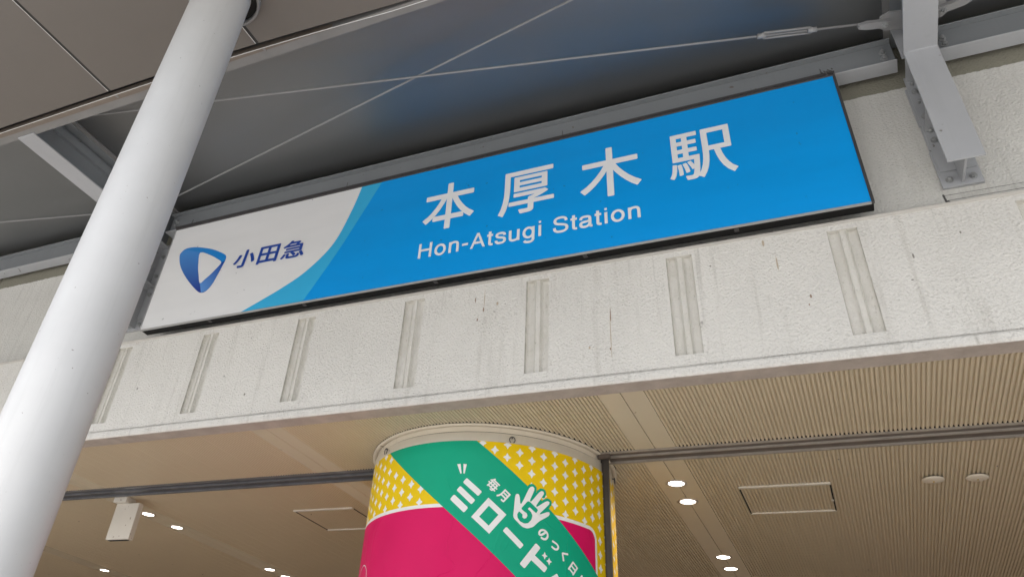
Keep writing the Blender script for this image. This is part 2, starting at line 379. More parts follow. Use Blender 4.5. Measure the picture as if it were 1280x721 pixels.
for sx in strips:
    for me in (bf, br_):
        link('ceiling_board', me, ceil, (sx - .106, 0, ZC)); link('ceiling_board', me, ceil, (sx + .0015, 0, ZC))
for i, sx in enumerate(strips[:-1]):
    for k in range(NM):
        x = sx + .106 + k * MW
        for me in (mf, mr): link('ceiling_panel', me, ceil, (x, 0, ZC + random.uniform(-.0003, .0003)))

# ---- concrete fascia: plain upper wall, grooved band, drip lip
XA, XB = -9.3, 6.0
fas = thing('concrete_fascia', 'off-white sprayed concrete fascia with paired vertical grooves over the station entrance', 'wall', (0, 3.28, 1.553))
YW = 3.28
cuts = [XA, -5.86, -0.0, XB]
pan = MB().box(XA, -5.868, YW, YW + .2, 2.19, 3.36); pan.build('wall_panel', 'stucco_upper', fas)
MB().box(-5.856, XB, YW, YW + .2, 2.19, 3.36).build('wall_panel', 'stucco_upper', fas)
box('joint_sealant', 'column_stain', (-5.868, -5.856, YW + .012, YW + .1, 2.2, 3.35), fas)
YB_ = 3.2
zt, zb, g0, g1 = 2.198, 1.604, 1.655, 2.169
gx = [0.2365 - 0.7058 * k for k in range(-7, 14)]
gx = sorted(x for x in gx if XA + .2 < x < XB - .2)
band = MB(); gw = .0605
edges = [XA]
for x in gx: edges += [x - gw, x + gw]
edges.append(XB)
for i in range(len(edges) - 1):
    a, b = edges[i], edges[i+1]
    if i % 2 == 0: band.quad((a, YB_, zb), (b, YB_, zb), (b, YB_, zt), (a, YB_, zt))
    else:
        band.quad((a, YB_, zb), (b, YB_, zb), (b, YB_, g0), (a, YB_, g0)); band.quad((a, YB_, g1), (b, YB_, g1), (b, YB_, zt), (a, YB_, zt))
bmesh.ops.remove_doubles(band.bm, verts=band.bm.verts[:], dist=1e-5)
band.build('band', 'stucco', fas)
# groove liner: two fluted channels with a fillet between them
def flute(x0, x1, d, n=14):
    return [(x0 + (x1 - x0) * t / n, d * (1 - abs(2 * t / n - 1) ** 5)) for t in range(n + 1)]
prof = flute(-gw, -.0125, .026) + [(-.0095, .009), (.0115, .009)] + flute(.0145, gw, .026)
bm = bmesh.new()
A = [bm.verts.new((x, y, g0)) for x, y in prof]; B = [bm.verts.new((x, y, g1)) for x, y in prof]
for i in range(len(prof) - 1): f = bm.faces.new((A[i], A[i+1], B[i+1], B[i]))
for rowv, z in ((A, g0), (B, g1)):
    for i in range(len(prof) - 1):
        p, q = rowv[i], rowv[i+1]
        if abs(p.co.y) < 1e-6 and abs(q.co.y) < 1e-6: continue
        a0 = bm.verts.new((p.co.x, 0, z)); a1 = bm.verts.new((q.co.x, 0, z))
        try: bm.faces.new((p, q, a1, a0))
        except ValueError: pass
bmesh.ops.remove_doubles(bm, verts=bm.verts[:], dist=1e-5)
bmesh.ops.recalc_face_normals(bm, faces=bm.faces[:])
gm = bpy.data.meshes.new('groove'); bm.to_mesh(gm); bm.free(); gm.materials.append(MATS['groove_render'])
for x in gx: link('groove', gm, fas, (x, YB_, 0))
# band cap (thin smooth strip at the top edge, ledge behind it)
MB().prism([(YB_ - .003, 2.198), (YB_ - .003, 2.214), (YB_ + .006, 2.222), (YW + .02, 2.224), (YW + .02, 2.16), (YB_ + .01, 2.198)], 'x', XA, XB).build('ledge_cap', 'smooth_cap', fas)
# drip lip: recess line, then rounded lip
MB().prism([(YB_ + .0045, 1.612), (YB_ + .0045, 1.600), (YB_ - .003, 1.598), (YB_ - .010, 1.592), (YB_ - .012, 1.586), (YB_ - .012, 1.561), (YB_ - .006, 1.553), (YB_ + .0895, 1.553), (YB_ + .0895, 1.612)], 'x', XA, XB).build('drip_lip', 'stucco', fas)
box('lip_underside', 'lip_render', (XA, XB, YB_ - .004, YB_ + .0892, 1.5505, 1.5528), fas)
box('fascia_core', 'plenum', (XA, XB, YB_ + .050, YW - .005, 1.62, 2.15), fas)
box('ceiling_edge', 'plenum', (XA, XB, 3.291, 3.30, ZC + .013, 1.75), fas)

# ------------------------------------------------------------------ canopy: sloping none, flat steel roof against the wall
roof = thing('canopy_roof', 'grey steel canopy roof sheet with edge beam, above the blue sign', 'roof', (0, 2.6, 3.27))
box('roof_sheet', 'roof_sheet', (-12, 3.6, 1.9, 3.285, 3.27, 3.34), roof)  # right end out of view, cut short to let light in from the side
MB().prism([(1.955, 3.012), (2.008, 3.012), (2.012, 3.02), (2.012, 3.268), (1.955, 3.268)], 'x', -12, 3.6).build('edge_beam', 'edge_steel', roof)

# ---- beige canopy soffit over the pavement, panels with open joints
ZS = 3.01; YO = 0.30  # outer edge out of view, set back to let more sky onto the fascia
def yedge(x):
    if x < -3.2: return 1.886
    return 1.886 + min(.017 * (x + 3.2) ** 2, .052)
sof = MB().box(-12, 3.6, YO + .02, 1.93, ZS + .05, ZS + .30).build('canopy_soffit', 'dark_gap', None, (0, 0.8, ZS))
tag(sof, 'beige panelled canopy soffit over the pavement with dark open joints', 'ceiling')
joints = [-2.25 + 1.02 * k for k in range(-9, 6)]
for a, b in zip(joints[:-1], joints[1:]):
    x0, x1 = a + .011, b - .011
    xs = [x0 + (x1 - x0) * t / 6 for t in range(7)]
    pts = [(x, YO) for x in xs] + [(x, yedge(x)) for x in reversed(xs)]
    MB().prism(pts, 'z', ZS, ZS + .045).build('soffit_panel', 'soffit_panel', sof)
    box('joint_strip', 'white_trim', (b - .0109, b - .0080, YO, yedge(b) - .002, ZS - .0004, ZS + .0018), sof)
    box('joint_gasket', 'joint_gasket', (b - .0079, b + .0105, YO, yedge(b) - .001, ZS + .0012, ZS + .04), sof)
xs = [-12 + .25 * k for k in range(63)]
tr = MB(); wl = MB()
for a, b in zip(xs[:-1], xs[1:]):
    for (bmx, o0, o1, zz) in ((tr, .037, None, ZS), (wl, .033, .0365, ZS - .001)):
        ya, yb = yedge(a), yedge(b)
        y1a = 1.9545 if o1 is None else ya + o1; y1b = 1.9545 if o1 is None else yb + o1
        if y1a - (ya + o0) < .001 and o1 is None: continue
        bmx.quad((a, ya + o0, zz), (b, yb + o0, zz), (b, max(y1b, yb + o0 + .0006), zz), (a, max(y1a, ya + o0 + .0006), zz))
        hgt = .04 if bmx is tr else .0035
        bmx.quad((a, ya + o0, zz), (b, yb + o0, zz), (b, yb + o0, zz + hgt), (a, ya + o0, zz + hgt))
tr.build('edge_trim', 'edge_trim', sof); wl.build('trim_line', 'white_trim', sof)
box('outer_fascia', 'edge_steel', (-12, 3.6, YO - .06, YO - .003, ZS - .02, ZS + .36), sof)
box('canopy_deck', 'edge_steel', (-12, 3.6, YO - .003, 1.9, ZS + .302, ZS + .36), sof)
for j in joints:
    box('joint_clip', 'edge_steel', (j + .004, j + .018, yedge(j) + .038, yedge(j) + .058, ZS - .002, ZS + .006), sof) if j < -1.5 else None

# ---- white support pole with its dark ceiling collar
PX, PY, PR = -2.22, 1.585, 0.131
pole = thing('support_pole', 'thick white round steel pole standing in front of the sign\'s left end', 'pole', (PX, PY, G))
MB().lathe([(PR, G), (PR, ZS + .05)], (PX, PY), 96).build('shaft', 'pole_paint', pole)
MB().lathe([(PR + .05, G + .0), (PR + .05, G + .012), (PR + .002, G + .02)], (PX, PY), 64).build('base_ring', 'pole_paint', pole)
col_ = MB().lathe([(.166, ZS - .030), (.178, ZS - .030), (.178, ZS + .004), (.166, ZS + .004)], (PX, PY), 64, closed=True).build('pole_collar', 'edge_steel', sof)
MB().lathe([(.1655, ZS - .002), (PR + .001, ZS - .002)], (PX, PY), 64).build('collar_gap', 'dark_gap', sof)  # flat black ring, painted as the dark opening around the pole

# ------------------------------------------------------------------ steel brackets (posts bolted to the wall + arms)
def bracket(x, label):
    t = thing('steel_bracket', label, 'bracket', (x, YW, 2.33), 'canopy brackets bolted to the fascia wall')
    w = .070
    fl_ = MB().box(x - w, x + w, 3.062, 3.072, 2.327, 3.004); fl_.bevel(.0015).build('front_flange', 'steel_paint', t)
    MB().prism([(3.0725, 2.329), (3.262, 2.350), (3.262, 3.02), (3.0725, 3.02)], 'x', x - .005, x + .005).build('web', 'steel_paint', t)
    box('rear_flange', 'steel_paint', (x - w, x + w, 3.252, 3.2605, 2.42, 3.02), t)
    for z0, z1, hw in ((2.338, 2.552, .079), (2.562, 2.706, .075), (2.712, 2.955, .079)):
        pl = MB().box(x - hw, x + hw, 3.262, 3.279, z0, z1); pl.bevel(.002); p = pl.build('wall_plate', 'steel_paint', t)
        for sx in (-1, 1):
            for zz in ((z0 + .035,) if z0 < 2.4 else (z0 + .04, z1 - .04)):
                MB().hexbolt((x + sx * .045, 3.262 if z0 < 2.4 else 3.2515, zz), .0115, .016, (0, -1, 0)).build('bolt', 'bolt_steel', p)
    for zz in (2.66, 2.99):
        for sx in (-1, 1):
            MB().box(*sorted((x + sx * .0045, x + sx * .066)), 3.0725, 3.2515, zz, zz + .008).build('stiffener', 'steel_paint', t)
    for sx in (-1, 1):   # lugs by the flange edge seen as little bolt ends
        for zz in (2.60, 2.78, 2.90):
            MB().tube((x + sx * .060, 3.16, zz), (x + sx * .060, 3.18, zz + .002), .008, 8).build('bolt', 'bolt_steel', t)
    # arm
    arm = MB().box(x - w, x + w, 1.99, 3.066, 3.0045, 3.014); arm.bevel(.0015); a = arm.build('arm', 'steel_paint', t)
    box('arm_web', 'steel_channel', (x - .004, x + .004, 1.99, 3.262, 3.0145, 3.2495), a)
    box('arm_top_flange', 'steel_channel', (x - w, x + w, 1.99, 3.262, 3.25, 3.2595), a)
    box('black_strip', 'dark_gap', (x - .05, x + .05, 2.012, 3.26, 3.2597, 3.2698), a)  # near-black strip filling the space between arm and roof sheet
    for sx in (-1, 1):
        box('cable_duct', 'steel_channel', (min(x + sx * .0042, x + sx * .030), max(x + sx * .0042, x + sx * .030), 2.02, 3.05, 3.165, 3.215), a)
        box('cover_strip', 'edge_steel', (min(x + sx * .0702, x + sx * .100), max(x + sx * .0702, x + sx * .100), 2.013, 3.26, 3.255, 3.268), a)
    MB().tube((x - w, 3.064, 3.0045), (x + w, 3.064, 3.0045), .006, 8).build('weld_seam', 'steel_paint', t)
    box('end_plate', 'steel_paint', (x - .078, x + .078, 3.085, 3.099, 3.002, 3.245), t)
    return t
XR, XL = 0.751, -4.069
bracket(XR, 'light grey steel bracket right of the blue sign, in full view')
bracket(XL, 'grey steel bracket at the sign\'s left end, half hidden by the white pole')

# ---- channel rails along the wall between the brackets
def channel(x0, x1, label, bolts):
    t = thing('steel_channel', label, 'steel beam', ((x0 + x1) / 2, 3.19, 3.057), 'steel channels running along the wall top')
    box('web', 'steel_channel', (x0, x1, 3.185, 3.193, 3.064, 3.2105), t)
    b = MB().box(x0, x1, 3.150, 3.240, 3.057, 3.0635); b.bevel(.0012).build('bottom_flange', 'steel_paint', t)  # lighter grey puts the ground light on the flange underside into its colour
    b = MB().box(x0, x1, 3.150, 3.193, 3.211, 3.2175); b.bevel(.0012).build('top_flange', 'steel_channel', t)
    for bx in bolts:
        for zz in (3.115, 3.155):
            MB().hexbolt((bx, 3.185, zz), .012, .018, (0, -1, 0)).build('bolt', 'bolt_steel', t)
    n = int((x1 - x0) / .18)
    bx = MB()
    for k in range(1, n):
        if random.random() < .25: bx.tube((x0 + k * .18 + random.uniform(-.05, .05), 3.155 + random.random() * .07, 3.053), (x0 + k * .18, 3.16 + random.random() * .06, 3.058), .004, 6)
    if len(bx.bm.verts): tag(bx.build('bolt_tip', 'bolt_steel', t), kind='stuff')
    return t
channel(XL + .085, XR - .085, 'long grey steel channel above the blue sign, between the two brackets', (XL + .14, XR - .13))
channel(XR + .085, 3.6, 'grey steel channel right of the right bracket', (XR + .13,))
channel(-9.3, XL - .085, 'grey steel channel left of the white pole', (XL - .14,))

# ---- tie rods of the canopy bracing
def rod(p, q, label, tb=None, clev=(True, True)):
    p, q = Vector(p), Vector(q); d = (q - p).normalized()
    t = thing('tie_rod', label, 'rod', tuple(p), 'canopy bracing rods')
    MB().tube(p, q, .0060, 8).build('bar', 'rod_paint', t)
    side = d.cross(Vector((0, 0, 1))).normalized(); upv = side.cross(d).normalized()
    for e, dd, on in ((p, d, clev[0]), (q, -d, clev[1])):
        if not on: continue
        def plate(pts, h):
            b = MB(); A = [b.bm.verts.new(e + dd * u + side * v - upv * h) for u, v in pts]; B = [b.bm.verts.new(e + dd * u + side * v + upv * h) for u, v in pts]
            n = len(pts)
            for i in range(n): b.bm.faces.new((A[i], A[(i+1)%n], B[(i+1)%n], B[i]))
            b.bm.faces.new(A[::-1]); b.bm.faces.new(B); return b
        plate([(-.115, -.055), (-.02, -.055), (.012, -.03), (.012, .03), (-.02, .055), (-.115, .055)], .005).build('gusset_plate', 'rod_paint', t)
        for sg in (1,):
            c = plate([(-.03, -.021), (.07, -.021), (.105, -.010), (.105, .010), (.07, .021), (-.03, .021)], .009)
            for v in c.bm.verts: v.co -= upv * .0145
            k = c.build('clevis', 'rod_paint', t)
        MB().hexbolt(tuple(e - dd * .01 - upv * .023), .011, .012, tuple(-upv)).build('bolt', 'bolt_steel', t)
    if tb:
        c = p + d * tb
        b = MB()
        for sg in (-1, 1): b.tube(c - d * .105 + side * .017 * sg, c + d * .105 + side * .017 * sg, .006, 8)
        for sg in (-1, 1): b.tube(c + d * .095 * sg, c + d * .135 * sg, .0135, 10)
        for sg in (-1, 1):
            for s2 in (-1, 1): b.tube(c + d * .105 * sg + side * .017 * s2, c + d * .125 * sg, .006, 8)
        b.build('turnbuckle', 'rod_paint', t)
    return t
rod((XR - .13, 2.955, 3.135), (XL + .13, 2.03, 3.135), 'bracing rod with a turnbuckle, running from the right bracket to far upper left', tb=.42)
rod((XL + .13, 2.975, 3.155), (XR - .13, 2.055, 3.155), 'bracing rod rising from behind the white pole to the top right', tb=3.9)
rod((XL - .13, 2.93, 3.135), (-8.9, 1.99, 3.135), 'bracing rod left of the white pole', clev=(True, False))
rod((XR + .13, 2.955, 3.135), (3.5, 2.42, 3.135), 'bracing rod starting at the right bracket, leaving the picture', clev=(True, False))

# ------------------------------------------------------------------ the station sign
YS = 3.12
SX0, SX1, SZ0, SZ1 = -3.8386, 0.385, 2.2265, 3.040
sign = thing('station_sign', 'long blue and white station name sign box with white lettering', 'sign', ((SX0 + SX1) / 2, YS, SZ0))
b = MB().box(SX0 + .004, SX1 - .004, YS + .012, 3.190, SZ0 + .004, SZ1 - .004); b.build('box_body', 'sign_black', sign)
fw = .013
MB().box(SX0, SX1, YS - .006, YS + .0115, SZ1 - .022, SZ1).bevel(.002).build('top_frame', 'sign_frame', sign)
MB().box(SX0, SX1, YS - .012, YS - .0065, SZ1 - .008, SZ1 + .003).build('top_frame', 'sign_frame', sign)
MB().box(SX1 - .0125, SX1, YS - .006, YS + .0115, SZ0, SZ1 - .0225).bevel(.002).build('side_frame', 'sign_frame', sign)
MB().box(SX0, SX0 + .006, YS - .004, YS + .0115, SZ0, SZ1 - .0225).build('side_frame', 'sign_edge_line', sign)
MB().box(SX0 + .0065, SX1 - .0130, YS - .005, YS + .0115, SZ0, SZ0 + .0035).build('bottom_frame', 'sign_edge_line', sign)
fx0, fx1, fz0, fz1 = SX0 + .0065, SX1 - .0130, SZ0 + .0040, SZ1 - .0225
MB().box(fx0, fx1, YS, YS + .011, fz0, fz1).build('face_panel', 'sign_white', sign)
def sheet(pts, name, m, parent, y, origin=None):
    b = MB(); f = b.bm.faces.new([b.bm.verts.new((x, y, z)) for x, z in pts])
    f.normal_update(); bmesh.ops.triangulate(b.bm, faces=[f])
    bmesh.ops.recalc_face_normals(b.bm, faces=b.bm.faces[:])
    # face the street
    if sum(f.normal.y for f in b.bm.faces) > 0: bmesh.ops.reverse_faces(b.bm, faces=b.bm.faces[:])
    return b.build(name, m, parent, origin, fix=False)
def spline(pts, n=8):
    out = []
    P = [pts[0]] + list(pts) + [pts[-1]]
    for i in range(1, len(P) - 2):
        p0, p1, p2, p3 = P[i-1], P[i], P[i+1], P[i+2]
        for k in range(n):
            t = k / n
            out.append(tuple(.5 * (2*p1[j] + (p2[j]-p0[j])*t + (2*p0[j]-5*p1[j]+4*p2[j]-p3[j])*t*t + (3*p1[j]-p0[j]-3*p2[j]+p3[j])*t**3) for j in (0, 1)))
    out.append(tuple(pts[-1])); return out
c1 = spline([(-2.322, fz1), (-2.362, 2.8495), (-2.447, 2.6171), (-2.592, 2.4584), (-2.7585, 2.3555), (-3.035, fz0)])
c2 = spline([(-2.178, fz1), (-2.285, 2.79), (-2.4146, 2.526), (-2.582, fz0)])
sheet(c1 + [(fx1, fz0), (fx1, fz1)], 'light_blue_field', 'sign_light_blue', sign, YS - .0008)
sheet(c2 + [(fx1, fz0), (fx1, fz1)], 'blue_field', 'sign_blue', sign, YS - .0016)
# emblem
def closed(pts, n=6):
    out = []; N = len(pts)
    for i in range(N):
        p0, p1, p2, p3 = pts[i-1], pts[i], pts[(i+1)%N], pts[(i+2)%N]
        for k in range(n):
            t = k / n
            out.append(tuple(.5 * (2*p1[j] + (p2[j]-p0[j])*t + (2*p0[j]-5*p1[j]+4*p2[j]-p3[j])*t*t + (3*p1[j]-p0[j]-3*p2[j]+p3[j])*t**3) for j in (0, 1)))
    return out
emb = tag(sheet(closed([(-3.7135, 2.775), (-3.7065, 2.8101), (-3.6734, 2.8307), (-3.6022, 2.8267), (-3.5071, 2.8013), (-3.4232, 2.7709), (-3.3427, 2.7298), (-3.301, 2.7033), (-3.2860, 2.6838), (-3.2853, 2.6554), (-3.2943, 2.6206), (-3.3291, 2.4962), (-3.3644, 2.443), (-3.406, 2.4345), (-3.459, 2.4647), (-3.5763, 2.5721), (-3.6698, 2.6828)]), 'emblem', 'logo_left', sign, YS - .0008), 'blue rounded triangle emblem with a white opening')
sheet(spline([(-3.512, 2.8030), (-3.4232, 2.7709), (-3.3427, 2.7298), (-3.301, 2.7033), (-3.2860, 2.6838), (-3.288, 2.655)]) + spline([(-3.3124, 2.6453), (-3.3603, 2.684), (-3.4303, 2.7265), (-3.530, 2.768)]), 'emblem_top', 'logo_top', emb, YS - .0016)
sheet(spline([(-3.6734, 2.8307), (-3.6022, 2.8267), (-3.512, 2.8025)]) + spline([(-3.528, 2.7690), (-3.59, 2.79), (-3.664, 2.818)]), 'emblem_fold', 'logo_top', emb, YS - .0016)
sheet(spline([(-3.288, 2.655), (-3.2943, 2.6206), (-3.3291, 2.4962), (-3.3644, 2.443), (-3.406, 2.4345)]) + spline([(-3.4432, 2.512), (-3.3744, 2.565), (-3.3124, 2.6453)]), 'emblem_lower', 'logo_lower', emb, YS - .0018)
sheet(closed([(-3.530, 2.768), (-3.4303, 2.7265), (-3.3603, 2.684), (-3.3124, 2.6453), (-3.3428, 2.5998), (-3.3744, 2.565), (-3.4079, 2.5358), (-3.4432, 2.512), (-3.4780, 2.5839), (-3.498, 2.6276), (-3.515, 2.6821)], 3), 'emblem_opening', 'sign_white', emb, YS - .0024)
# lettering
def glyph(body, offset):
    cu = bpy.data.curves.new('lettering', 'FONT'); cu.body = body; cu.resolution_u = 5
    ob = bpy.data.objects.new('lettering', cu); COL.objects.link(ob)
    me = bpy.data.meshes.new_from_object(ob.evaluated_get(bpy.context.evaluated_depsgraph_get()))
    bpy.data.objects.remove(ob); bpy.data.curves.remove(cu)
    bm = bmesh.new()
    for k in range(8):          # heavier strokes: the outline swept round a small circle, each pass a hair in front of the last
        t = 2 * math.pi * (k + .5) / 8; n0 = len(bm.verts)
        bm.from_mesh(me); bm.verts.ensure_lookup_table()
        for v in bm.verts[n0:]: v.co = (v.co.x + offset * 1.08 * math.cos(t), v.co.y + offset * 1.08 * math.sin(t), k * 1.0)
    bpy.data.meshes.remove(me)
    return bm
def bbox(bm):
    xs = [v.co.x for v in bm.verts]; ys = [v.co.y for v in bm.verts]; return min(xs), max(xs), min(ys), max(ys)
def sign_text(body, x0, x1, z0, z1, name, m, offset=0.012, y=None, shear=0.0, label=None, parent=None):
    bm = glyph(body, offset); a0, a1, b0, b1 = bbox(bm)
    y = YS - .0030 if y is None else y
    for v in bm.verts:
        u = (v.co.x - a0) / (a1 - a0); w = (v.co.y - b0) / (b1 - b0)
        v.co = (x0 + u * (x1 - x0) + shear * (w - .5) * (z1 - z0), y - .00004 * v.co.z, z0 + w * (z1 - z0))
    bmesh.ops.recalc_face_normals(bm, faces=bm.faces[:])
    if sum(f.normal.y for f in bm.faces) > 0: bmesh.ops.reverse_faces(bm, faces=bm.faces[:])
    k = MB(); k.bm.free(); k.bm = bm
    o = k.build(name, m, parent or sign, fix=False)
    return o
sign_text('本', -1.850, -1.529, 2.552, 2.880, 'lettering', 'sign_letter', .013)
sign_text('厚', -1.382, -1.062, 2.551, 2.853, 'lettering', 'sign_letter', .012)
sign_text('木', -0.917, -0.595, 2.547, 2.879, 'lettering', 'sign_letter', .013)
sign_text('駅', -0.453, -0.129, 2.547, 2.860, 'lettering', 'sign_letter', .010)
# Latin line drawn as strokes of even weight (units: 718 = capital height)
SW = 112
GL = {'H': (722, [('l', (118, 0), (118, 718)), ('l', (604, 0), (604, 718)), ('l', (118, 378), (604, 378))]),
 'o': (556, [('e', 278, 261, 200, 234)]),
 'n': (556, [('l', (111, 0), (111, 523)), ('c', (111, 300), (128, 400), (190, 470), (285, 492), (390, 472), (440, 400), (447, 310), (447, 0))]),
 '-': (333, [('l', (36, 277), (297, 277))]),
 'A': (667, [('p', (12, 0), (116, 0), (386, 718), (282, 718)), ('p', (551, 0), (655, 0), (386, 718), (282, 718)), ('l', (150, 250), (518, 250))]),
 't': (278, [('c', (130, 667), (130, 400), (130, 120), (150, 55), (200, 38), (264, 42)), ('l', (12, 486), (264, 486))]),
 's': (500, [('c', (428, 370), (412, 440), (345, 486), (250, 494), (150, 478), (98, 420), (105, 352), (170, 305), (265, 280), (375, 247), (432, 185), (425, 95), (350, 38), (250, 28), (145, 42), (85, 105), (74, 165))]),
 'u': (556, [('l', (445, 0), (445, 523)), ('c', (109, 523), (109, 190), (122, 95), (180, 40), (265, 31), (370, 55), (430, 130), (445, 215))]),
 'g': (556, [('e', 262, 268, 190, 226), ('c', (447, 523), (447, 0), (436, -100), (370, -165), (265, -178), (150, -160), (92, -95))]),
 'i': (222, [('l', (111, 0), (111, 523)), ('p', (65, 618), (157, 618), (157, 718), (65, 718))]),
 'S': (667, [('c', (562, 510), (535, 610), (450, 672), (335, 686), (205, 662), (125, 590), (118, 500), (165, 425), (270, 382), (400, 350), (525, 305), (585, 220), (570, 115), (480, 48), (350, 30), (205, 46), (115, 120), (92, 232))]),
 'a': (556, [('c', (80, 365), (100, 445), (170, 490), (270, 498), (385, 478), (432, 400), (432, 100), (455, 45), (525, 38)), ('c', (432, 300), (330, 272), (180, 252), (92, 205), (80, 125), (130, 52), (225, 32), (330, 52), (405, 115), (432, 200))])}
def latin(body, x0, z0, k, track):
    pen = x0 - 72 * k
    for ch in body:
        if ch == ' ': pen += 278 * k + track; continue
        adv, strokes = GL[ch]; b = MB(); hair = 0
        for st in strokes:
            y = YS - .0030 - .00006 * hair; hair += 1
            to = lambda p: (pen + p[0] * k, y, z0 + p[1] * k)
            if st[0] == 'p': b.quad(*[to(p) for p in st[1:]]); continue
            if st[0] == 'e':
                pts = [(st[1] + st[3] * math.cos(2 * math.pi * i / 32), st[2] + st[4] * math.sin(2 * math.pi * i / 32)) for i in range(32)]; cl = True
            else:
                pts = list(st[1:]) if st[0] == 'l' else spline(list(st[1:]), 6); cl = False
            n = len(pts); L_, R_ = [], []
            for i in range(n):
                p, q = Vector(pts[i-1] if (cl or i) else pts[i]), Vector(pts[(i+1) % n] if (cl or i < n-1) else pts[i])
                d = (q - p).normalized(); nr = Vector((-d.y, d.x)); sw = SW * (.94 if abs(d.x) > .8 else 1.0) / 2
                L_.append(b.bm.verts.new(to(Vector(pts[i]) + nr * sw))); R_.append(b.bm.verts.new(to(Vector(pts[i]) - nr * sw)))
            for i in range(n if cl else n - 1):
                j = (i + 1) % n; b.bm.faces.new((L_[i], L_[j], R_[j], R_[i]))
        b.build('lettering', 'sign_letter', sign)
        pen += adv * k + track
latin('Hon-Atsugi Station', -1.849, 2.3785, .0001365, .0067)
sign_text('小', -3.203, -3.036, 2.571, 2.704, 'lettering', 'sign_navy', .026, shear=.10)
sign_text('田', -3.012, -2.857, 2.567, 2.699, 'lettering', 'sign_navy', .022, shear=.06)
sign_text('急', -2.829, -2.655, 2.566, 2.699, 'lettering', 'sign_navy', .019, shear=.06)
# stray wires by the sign top
wr = MB()
for x in (SX0 + .10, -2.46, -1.02, SX1 - .05):
    wr.tube((x, YS + .02, SZ1 - .005), (x - .004, YS + .03, SZ1 + .075), .0022, 5); wr.tube((x + .045, YS + .02, SZ1 - .005), (x + .043, YS + .025, SZ1 + .045), .0018, 5)
wr.build('hanger_wire', 'wire', sign)
wr = MB()
for k in range(9):
    a = Vector((SX1 - .02 + random.uniform(-.02, .02), YS + random.uniform(-.015, .01), SZ1 + random.uniform(-.015, .015)))
    wr.tube(a, a + Vector((random.uniform(-.03, .03), random.uniform(-.01, .01), random.uniform(-.02, .03))), .003, 5)
wr.build('tie_wire', 'wire', sign)
for x in (-3.3, -2.6, -1.75, -.92, -.2):
    box('bottom_clip', 'sign_frame', (x, x + .02, YS + .02, YS + .045, SZ0 + .0005, SZ0 + .0035), sign)

# ------------------------------------------------------------------ shutter rails and guide beside the column
CX, CY, CR = -1.7778, 4.1564, 0.6814
def rail(x0, x1, label, m1, m2):
    t = thing('shutter_rail', label, 'rail', ((x0 + x1) / 2, 4.07, ZC), 'shutter rails across the entrance ceiling')
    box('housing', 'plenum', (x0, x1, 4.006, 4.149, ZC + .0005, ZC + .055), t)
    for y0, y1, z0, z1, m in ((4.0, 4.012, ZC - .006, ZC + .003, m2), (4.012, 4.052, ZC - .001, ZC + .0004, m1), (4.052, 4.060, ZC - .012, ZC + .0004, m2), (4.060, 4.128, ZC - .003, ZC + .0004, m1), (4.128, 4.140, ZC - .014, ZC + .0004, m2), (4.140, 4.152, ZC - .002, ZC + .0004, m1)):
        box('rail_lip' if m == m2 else 'rail_track', m, (x0, x1, y0, y1, z0, z1), t)
    return t
rail(CX + .66, 4.29, 'bronze shutter rail in the ceiling, right of the column', 'rail_bronze', 'rail_line')
rail(-9.29, CX - .66, 'dark grey shutter rail in the ceiling, left of the column', 'rail_grey', 'rail_steel')
gd = thing('shutter_guide', 'narrow bronze upright shutter guide fixed to the column\'s right side', 'guide rail', (-1.09, 4.06, G))
for x0, x1, y0, y1 in ((-1.092, -1.068, 4.030, 4.038), (-1.092, -1.074, 4.064, 4.070), (-1.112, -1.0925, 4.046, 4.056)):
    box('guide_channel', 'guide_bronze', (x0, x1, y0, y1, G, ZC - .004), gd)
box('guide_lip', 'guide_bronze', (-1.071, -1.0675, 4.024, 4.0295, G, ZC - .02), gd)
box('top_bracket', 'rail_bronze', (-1.115, -1.05, 4.0, 4.02, ZC - .03, ZC - .007), gd)

# ------------------------------------------------------------------ round column with its printed wrap
colm = thing('round_column', 'big round cream column in the station entrance under a printed wrap', 'column', (CX, CY, G))
MB().lathe([(.672, G), (.672, ZC + .01)], (CX, CY), 128).build('shaft', 'column_stain', colm)
MB().lathe([(.674, ZC - .010), (.694, ZC - .009), (.698, ZC - .006), (.698, ZC - .001), (.674, ZC - .001)], (CX, CY), 128, closed=True).build('ceiling_ring', 'column_stain', colm)
MB().lathe([(.699, ZC - .0008), (.699, ZC + .012)], (CX, CY), 128).build('shadow_gap', 'plenum', colm)  # black collar the rib grooves end against, painted as dark notches
wrap = thing('column_wrap', 'yellow, magenta and green printed wrap around the round column', 'poster', (CX, CY, G))
cyl = lambda s, z, r: (CX + r * math.sin(s / CR), CY - r * math.cos(s / CR), z)
SEG = 214; ds = 2 * math.pi * CR / SEG
def ring_sheet(z0, z1, r, s0=None, s1=None):
    b = MB(); n = SEG if s0 is None else max(2, int(abs(s1 - s0) / .01))
    a0 = -math.pi * CR if s0 is None else s0; a1 = math.pi * CR if s0 is None else s1
    for i in range(n):
        a, c = a0 + (a1 - a0) * i / n, a0 + (a1 - a0) * (i + 1) / n
        f = b.quad(cyl(a, z0, r), cyl(c, z0, r), cyl(c, z1, r), cyl(a, z1, r)); f.smooth = True
    bmesh.ops.remove_doubles(b.bm, verts=b.bm.verts[:], dist=1e-5)
    return b
b = MB().lathe([(.6795, G), (.6795, 1.5195), (.673, 1.5215)], (CX, CY), 214); b.build('backing', 'column_cream', wrap)
MB().lathe([(.6728, 1.5225), (.6755, 1.5230)], (CX, CY), 128).build('top_seam', 'dark_gap', wrap)
ZT = 1.4725; ZL = 0.15
ring_sheet(ZL, ZT, CR).build('yellow_ground', 'vinyl_yellow', wrap)
